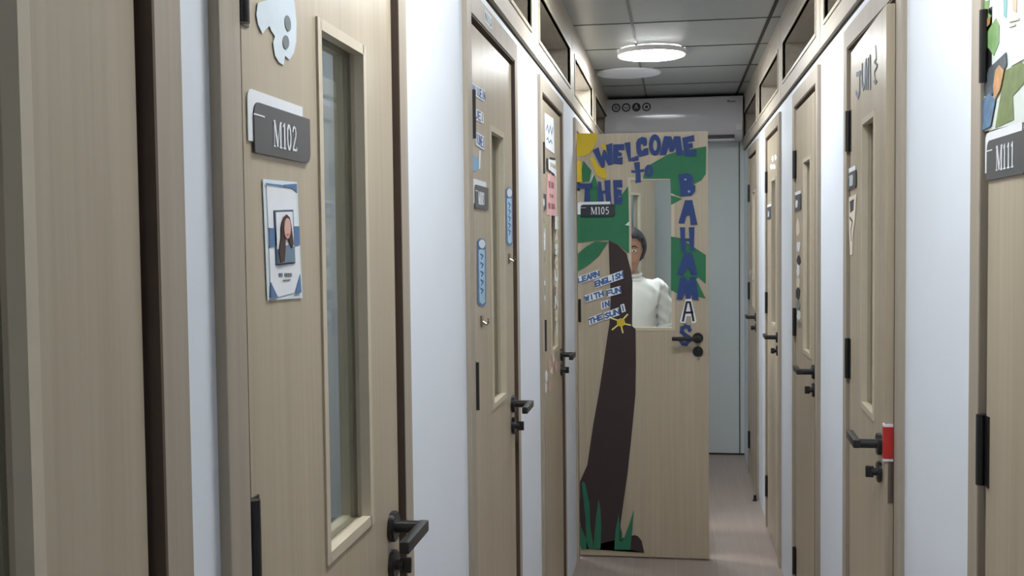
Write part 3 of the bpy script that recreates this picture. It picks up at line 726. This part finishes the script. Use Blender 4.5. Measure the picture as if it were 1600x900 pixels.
cN = lambda p: crop(1170, 0, 3.913, p)
GJ = 'dark lettering at the top of the ajar door'
for ch, q, lab in (('J', [(655, 600), (690, 590), (690, 440), (652, 455)], 'grey paper letter shaped like a J, first at the top of the ajar door'), ('U', [(692, 545), (715, 540), (718, 385), (692, 400)], 'grey paper letter like a U at the top of the ajar door'),
                   ('N', [(716, 540), (732, 535), (735, 360), (716, 375)], 'grey paper letter like an N at the top of the ajar door'), ('I', [(738, 540), (752, 535), (752, 340), (736, 350)], 'grey paper letter like an I at the top of the ajar door')):
    Q = ons('M110', crop(1170, 0, 3.913, q)); mb = MB(); letters(mb, ch, Q, .012, *lay(1), vpad=.03)
    fix('M110', mb, 'paper_letter', mottled('grey_blue_ink', srgb(112, 126, 142), .6, .1, 50), 1, label=lab, cat='paper letter', group=GJ)
mb = MB().stroke(ons('M110', cN([(778, 285), (782, 360), (770, 380), (788, 400), (770, 440), (778, 510)])), .005, *lay(1)).prism(ons('M110', cN(ell(775, 500, 9, 14, 12))), *lay(1))
fix('M110', mb, 'paper_note', GREYP, 1, label='grey music note shape right of the letters on the ajar door', cat='paper cutout')
cP = lambda p: crop(1315, 60, 2.571, p)
o = paper('M110', cP([(28, 640), (62, 625), (55, 740), (48, 780), (45, 870), (36, 870), (32, 760)]), 1, CREAM, 'paper_figure', 'long cream paper shape under sign M110', 'paper cutout')
fix('M110', MB().prism(ons('M110', cP([(36, 655), (52, 645), (50, 690), (38, 700)])), *lay(2)).stroke(ons('M110', cP([(36, 720), (46, 735), (40, 770), (42, 810)])), .006, *lay(2)), 'dark_drawing', INK, 2, o)
# red card wrapped around the door edge
mb = MB(); mb.box(DW-.014, DW+.0035, -.0025, .030, 1.043, 1.126)
rc = fix('M110', mb, 'red_card', WHITEP, 0, label='red card with white rim wrapped on the ajar door edge', cat='card')
mb = MB(); mb.box(DW-.010, DW+.0042, -.0032, .031, 1.049, 1.120)
fix('M110', mb, 'red_face', RED, 0, rc)

cQ = lambda p: crop(1230, 280, 3.75, p)
GC = 'cutouts down the door beside its window'
for i, (x, y, hh, mt) in enumerate(((66, 290, 60, CREAM), (68, 395, 38, WHITEP), (68, 475, 30, INK), (66, 535, 40, WHITEP), (66, 605, 35, CREAM), (66, 670, 38, INK), (64, 735, 30, GREYP), (70, 800, 34, WHITEP), (72, 850, 24, GREYP))):
    paper('M109', cQ(blob(x, y, 14, hh)), 1, mt, 'paper_cutout', 'small %s paper shape beside the window, %s from the top' % ({CREAM: 'cream', WHITEP: 'white', INK: 'black', GREYP: 'grey'}[mt], names_ord[i]), 'paper cutout', GC)
cR = lambda p: crop(1160, 200, 3.46, p)
GF = 'pale blossom cutouts near the door top'
for x, y, lab in ((165, 165, 'pale paper blossom, upper left of four near the door top'), (180, 158, 'pale paper blossom, upper right of four near the door top'), (158, 210, 'pale paper blossom, lower left of four near the door top'), (173, 210, 'pale paper blossom, lower right of four near the door top')):
    paper('M108', cR(blob(x, y, 9, 20)), 1, WHITEP, 'paper_blossom', lab, 'paper cutout', GF)
for x, y, lab in ((45, 780, 'white paper flower on the farthest right door, upper one'), (58, 812, 'white paper flower on the farthest right door, lower one')):
    paper('M107', cR(blob(x, y, 6, 17)), 1, WHITEP, 'paper_flower', lab, 'paper cutout', 'white paper flowers on the farthest right door')

# ------------------------------------------------------------------ ceiling lamps
def lamp(loc, dia, th, mat, label, lit=True):
    r = empty('ceiling_lamp', loc)
    tag(r, label, 'ceiling lamp', 'round ceiling lamps')
    R_ = dia/2
    MB().cyl((0, 0, -th), (0, 0, 1), R_-.006, th*.55, 64).build('diffuser', mat, r, smooth=True)
    ring_o = ell(0, 0, R_, R_, 64); ring_i = ell(0, 0, R_-.006, R_-.006, 64)
    mb = MB()
    bm = mb.bm; z0, z1 = -th+.003, -.002
    vo = [[bm.verts.new((x, y, z)) for x, y in ring_o] for z in (z0, z1)]; vi = [[bm.verts.new((x, y, z)) for x, y in ring_i] for z in (z0, z1)]
    for i in range(64):
        j = (i+1) % 64
        bm.faces.new((vo[0][i], vo[0][j], vo[1][j], vo[1][i])); bm.faces.new((vi[0][i], vi[0][j], vi[1][j], vi[1][i]))
        bm.faces.new((vo[0][i], vo[0][j], vi[0][j], vi[0][i])); bm.faces.new((vo[1][i], vo[1][j], vi[1][j], vi[1][i]))
    mb.build('rim', WPLAST2, r, smooth=True)
    MB().cyl((0, 0, -th*.45), (0, 0, 1), R_*.55, th*.45-.001, 40).build('base', TBAR, r, smooth=True)
    return r
LC = (.955, .985, 1, 1)
lamp((-.116, 5.69, CZ), .357, .032, emitter('lamp_glow', LC, LAMP_POWER['seen']), 'lit round white ceiling lamp above the corridor')
lamp((-.265, 6.40, CZ), .385, .012, mottled('pale_disc_face', srgb(238, 241, 252), .4, .02, 4), 'pale flat round disc on the ceiling behind the lit lamp')  # pale round disc set flat on the ceiling, built from the lamp parts
lamp((-.05, 3.62, CZ), .357, .032, emitter('lamp_glow_mid', LC, LAMP_POWER['mid']), 'lit round ceiling lamp over the middle doors')
lamp((-.05, 1.62, CZ), .357, .032, emitter('lamp_glow_near', LC, LAMP_POWER['near']), 'lit round ceiling lamp overhead near the viewer')
lamp((-.05, -1.8, CZ), .357, .032, emitter('lamp_glow_rear', LC, LAMP_POWER['rear']), 'lit round ceiling lamp behind the viewer')
eb = {k: emitter('booth_glow_'+k, (1, .97, .88, 1), v) for k, v in BOOTH_POWER.items()}
for i in range(1, len(LB)-1):
    kind = {5: 'open', 6: 'dim', 2: 'some', 3: 'some'}.get(i, 'dim')
    lamp((-1.1, (LB[i]+LB[i+1])/2, CZ), .345, .065, eb[kind], 'round ceiling lamp inside the booth behind door M10%d' % i)
for i in range(2, len(RB)-1):
    lamp((1.1, (RB[i]+RB[i+1])/2, CZ), .345, .065, eb['dim'], 'round ceiling lamp inside the booth behind door %s' % ('M111', 'M110', 'M109', 'M108', 'M107')[i-2])

# ------------------------------------------------------------------ air conditioner
ac = empty('air_conditioner', (0, YE, 0)); tag(ac, 'white split air conditioner high on the end wall', 'air conditioner')
ax0, ax1 = -.476, .466; F0 = -.217
bmb = MB()
prof = [(0, 2.525), (-.19, 2.525), (-.208, 2.520), (F0, 2.505), (F0-.003, 2.40), (F0+.004, 2.30), (F0+.016, 2.262), (F0+.045, 2.236), (F0+.10, 2.222), (0, 2.222)]
vs = []
for x in (ax0, ax1): vs.append([bmb.bm.verts.new((x, y, z)) for y, z in prof])
n = len(prof)
bmb.bm.faces.new(vs[0]); bmb.bm.faces.new(list(reversed(vs[1])))
for i in range(n): bmb.bm.faces.new((vs[0][i], vs[0][(i+1) % n], vs[1][(i+1) % n], vs[1][i]))
bmb.build('body', WPLAST, ac, smooth=True)
MB().box(ax0+.02, ax1-.055, F0+.014, F0+.032, 2.232, 2.258).build('air_outlet', DPLAST, ac)
MB().box(ax0+.02, ax1-.055, F0+.012, F0+.05, 2.222, 2.231, bev=.002).build('louver', WPLAST2, ac)
MB().box(ax1-.045, ax1-.004, F0+.002, F0+.01, 2.29, 2.33).build('display', WPLAST2, ac)
icons = MB(); iw = MB()
ix = [-.397, -.327, -.257, -.187]
for k_, x in enumerate(ix):
    z = 2.462; ys = F0-.0045
    icons.ring(ell(x, z, .030, .030, 32), ell(x, z, .021, .021, 32), ys, ys+.004) if k_ != 2 else icons.prism(ell(x, z, .030, .030, 32), ys, ys+.004)
    if k_ == 0: icons.stroke([(x+.008, z+.008), (x-.004, z+.01), (x-.008, z), (x-.004, z-.01), (x+.008, z-.006), (x+.006, z+.001)], .005, ys, ys+.004)
    if k_ == 1: icons.stroke([(x-.012, z+.006), (x-.006, z-.010), (x, z), (x+.006, z-.010), (x+.012, z+.006)], .003, ys, ys+.004)
    if k_ == 3: icons.prism(ell(x, z, .011, .011, 16), ys, ys+.004)
icons.build('round_icons', INK, ac)
x = ix[2]; iw.stroke([(x-.013, 2.45), (x, 2.48), (x+.013, 2.45)], .003, F0-.0052, F0-.0044); iw.stroke([(x, 2.478), (x, 2.45)], .0025, F0-.0052, F0-.0044)
iw.build('icon_lines', WPLAST2, ac)
lg = MB(); zz = 2.478; xx = .365
for pl in ([(0, 0), (0, .012), (.008, .010), (.006, .005), (0, .005)], [(.013, 0), (.013, .012)], [(.013, .005), (.020, .005), (.020, 0)], [(.026, 0), (.026, .007)], [(.032, 0), (.038, 0), (.038, .008), (.032, .006)], [(.044, .0), (.044, .006), (.052, .006), (.052, .0)]):
    lg.stroke([(xx+a, zz+b) for a, b in pl], .0028, F0-.005, F0-.0015)
lg.build('logo_mark', INK, ac)
# end wall seams
structure(MB().box(.452, .458, YE-.006, YE, 0, 2.23).build('trim_90', SEAL), 'dark joint at the right edge of the end wall', 'wall trim')
structure(MB().box(-.47, .488, YE-.008, YE, 0, .012).build('baseboard_end', SEAL), 'dark joint at the foot of the end wall', 'baseboard')
# door stop on the floor
ds = MB().cyl((0, 0, 0), (0, 0, 1), .014, .006, 20).cyl((0, 0, .006), (0, 0, 1), .009, .028, 18).build('door_stop', BLACK, smooth=True)
ds.location = (.462, 6.30, 0); tag(ds, 'small black door stop on floor by the right wall', 'door stop')

# ------------------------------------------------------------------ person behind the glass
def skin_mesh(name, verts, edges, radii, mat, sub=2, parent=None, extra=None, voxel=None):
    me = bpy.data.meshes.new(name); me.from_pydata(verts, edges, []); me.update()
    o = bpy.data.objects.new(name, me); COL.objects.link(o)
    sk = o.modifiers.new('skin', 'SKIN')
    for i, r in enumerate(radii):
        me.skin_vertices[0].data[i].radius = (r, r) if not isinstance(r, tuple) else r
    me.skin_vertices[0].data[0].use_root = True
    ss_ = o.modifiers.new('sub', 'SUBSURF'); ss_.levels = sub; ss_.render_levels = sub
    dg = bpy.context.evaluated_depsgraph_get(); ev = o.evaluated_get(dg)
    nm_ = bpy.data.meshes.new_from_object(ev)
    bpy.data.objects.remove(o)
    if extra:
        bm = bmesh.new(); bm.from_mesh(nm_)
        extra(bm); bm.to_mesh(nm_); bm.free()
    o = bpy.data.objects.new(name, nm_); COL.objects.link(o)
    if voxel:
        rm = o.modifiers.new('remesh', 'REMESH'); rm.mode = 'VOXEL'; rm.voxel_size = voxel
        sm = o.modifiers.new('smooth', 'SMOOTH'); sm.iterations = 3; sm.factor = .5
        dg = bpy.context.evaluated_depsgraph_get(); ev = o.evaluated_get(dg)
        m2 = bpy.data.meshes.new_from_object(ev); bpy.data.objects.remove(o)
        o = bpy.data.objects.new(name, m2); COL.objects.link(o)
    o.data.materials.clear(); o.data.materials.append(mat)
    for p_ in o.data.polygons: p_.use_smooth = True
    if parent: o.parent = parent
    return o
# local frame: facing -y, x to the viewer's right, z up
pers = empty('person', (-.232, 5.46, 0)); pers.scale = (.95, .95, .971); tag(pers, 'dark-haired person in a white long-sleeved shirt behind the palm door glass', 'person')
V = [(0, 0, .90), (0, 0, 1.05), (0, -.005, 1.20), (0, .005, 1.33), (0, .0, 1.385), (0, -.012, 1.44),
     (.09, 0, .86), (.10, .0, .48), (.105, .02, .09), (.105, -.09, .035),
     (-.09, 0, .86), (-.10, .0, .48), (-.105, .02, .09), (-.105, -.09, .035),
     (.16, .005, 1.335), (.205, .02, 1.11), (.165, -.12, .965), (.155, -.15, .94),
     (-.16, .005, 1.335), (-.205, .02, 1.11), (-.165, -.12, .965), (-.155, -.15, .94)]
Ed = [(0, 1), (1, 2), (2, 3), (3, 4), (4, 5), (0, 6), (6, 7), (7, 8), (8, 9), (0, 10), (10, 11), (11, 12), (12, 13), (3, 14), (14, 15), (15, 16), (16, 17), (3, 18), (18, 19), (19, 20), (20, 21)]
Rr_ = [(.14, .10), (.12, .09), (.125, .09), (.10, .07), .05, .052, .085, .055, .038, .032, .085, .055, .038, .032, .034, .034, .026, .028, .034, .034, .026, .028]
def head_and_hands(bm):
    def sph(p, s):
        bmesh.ops.create_uvsphere(bm, u_segments=24, v_segments=16, radius=1, matrix=Matrix.Translation(p) @ Matrix.Diagonal((s[0], s[1], s[2], 1)))
    sph((0, .005, 1.545), (.076, .095, .095)); sph((0, -.022, 1.495), (.060, .072, .085)); sph((0, -.04, 1.445), (.034, .040, .032))
    sph((0, -.098, 1.505), (.013, .016, .014)); sph((0, -.092, 1.528), (.009, .012, .026))
    sph((.079, .012, 1.515), (.010, .020, .031)); sph((-.079, .012, 1.515), (.010, .020, .031))
    sph((0, -.084, 1.468), (.024, .012, .008)); sph((0, -.084, 1.457), (.022, .012, .008))
    sph((.032, -.070, 1.487), (.024, .022, .024)); sph((-.032, -.070, 1.487), (.024, .022, .024))
    # five fingers on each hand, curled round the other forearm
    for sx, base in ((1, Vector((.155, -.15, .94))), (-1, Vector((-.155, -.15, .94)))):
        for j in range(4):
            L_ = (.062, .070, .066, .050)[j]
            for t_ in range(9):
                f_ = t_/8; p_ = base+Vector((sx*(-.027+.018*j), -.02-L_*.75*f_+.012*f_*f_, -.012-L_*.65*f_-.012*f_*f_))
                sph(p_, (.0085*(1-.2*f_),)*3)
        for t_ in range(7):
            f_ = t_/6; p_ = base+Vector((-sx*(.022+.026*f_), .002-.028*f_, -.004-.024*f_)); sph(p_, (.0098*(1-.15*f_),)*3)
body = skin_mesh('body', V, Ed, Rr_, SKIN, 2, pers, head_and_hands, voxel=.005)
# hair: swept-back cap with a low knot
hm = MB(); bm = hm.bm
bmesh.ops.create_uvsphere(bm, u_segments=40, v_segments=28, radius=1, matrix=Matrix.Translation((0, .012, 1.556)) @ Matrix.Diagonal((.097, .110, .104, 1)))
dead = []
for v in bm.verts:
    x_, y_, z_ = v.co
    hairline = 1.575+.030*(1-(abs(x_)/.09)**1.5) if y_ < -.045 else 1.575-(y_+.045)*3.4
    if z_ < max(hairline, 1.44): dead.append(v)
bmesh.ops.delete(bm, geom=dead, context='VERTS')
hm.sphere((0, .105, 1.50), .045, (1.1, .8, 1.1))
hair = hm.build('hair', HAIR, pers, smooth=True)
so = hair.modifiers.new('thickness', 'SOLIDIFY'); so.thickness = .012
ey = MB(); pu = MB(); bw = MB()
for sx in (-1, 1):
    ey.sphere((sx*.031, -.083, 1.530), .012, (1.25, .55, .62)); pu.sphere((sx*.031, -.0895, 1.530), .0052, (1, .4, 1))
    bw.tube([(sx*.015, -.094, 1.549), (sx*.032, -.094, 1.556), (sx*.050, -.082, 1.549)], [.003, .0038, .002], 8)
e_ = ey.build('eyes', EYEW, pers, smooth=True); pu.build('pupils', BLACK, e_, smooth=True); bw.build('eyebrows', HAIR, pers, smooth=True)
MB().sphere((0, -.093, 1.4625), .021, (1, .28, .38)).build('lips', LIPS, pers, smooth=True)
SV = [(0, 0, .86), (0, 0, 1.0), (0, -.005, 1.18), (0, .005, 1.315), (0, .0, 1.37), (0, -.003, 1.405), (.155, .005, 1.33), (.185, .014, 1.22), (.207, .02, 1.12), (-.155, .005, 1.33), (-.185, .014, 1.22), (-.207, .02, 1.12)]
SE = [(0, 1), (1, 2), (2, 3), (3, 4), (4, 5), (3, 6), (6, 7), (7, 8), (3, 9), (9, 10), (10, 11)]
SR = [(.175, .125), (.155, .115), (.16, .12), (.15, .105), (.10, .085), (.068, .066), .064, .06, .056, .064, .06, .056]
def folds(bm):
    for v in bm.verts:
        p_ = v.co; n_ = v.normal
        v.co = p_+n_*(.006*math.sin(p_.z*110+abs(p_.x)*90)+.004*math.sin(p_.x*150+p_.y*90-p_.z*50))*(1 if abs(p_.x) > .12 else .35)
shirt = skin_mesh('shirt', SV, SE, SR, SHIRT, 3, pers, folds)
cuff = MB()
for sx in (1, -1):
    c_ = Vector((sx*.199, .018, 1.150)); d_ = Vector((sx*.22, .06, -1)).normalized()
    pts = [c_+d_*.012*i for i in range(6)]
    cuff.tube(pts, [.050, .062, .056, .063, .058, .050], 20)
cuff.build('rolled_cuffs', SHIRT, shirt, smooth=True)
MB().tube([(.064*math.cos(2*math.pi*i/24), -.004+.060*math.sin(2*math.pi*i/24), 1.408+.010*math.sin(2*math.pi*i/24)) for i in range(25)], .009, 8).build('collar', SHIRT, shirt, smooth=True)
TV = [(0, 0, .95), (.09, 0, .86), (.10, 0, .48), (.105, .018, .10), (-.09, 0, .86), (-.10, 0, .48), (-.105, .018, .10)]
skin_mesh('trousers', TV, [(0, 1), (1, 2), (2, 3), (0, 4), (4, 5), (5, 6)], [(.16, .12), .105, .075, .06, .105, .075, .06], TROUS, 2, pers)
shm = MB()
for sx in (-1, 1):
    shm.sphere((sx*.105, -.045, .035), .05, (.95, 2.5, .68)); shm.box(sx*.105-.045, sx*.105+.045, -.165, .07, 0, .02, bev=.008)
shm.build('shoes', BLACK, pers, smooth=True)

for o in bpy.data.objects:
    if '_c' in o.keys(): del o['_c']
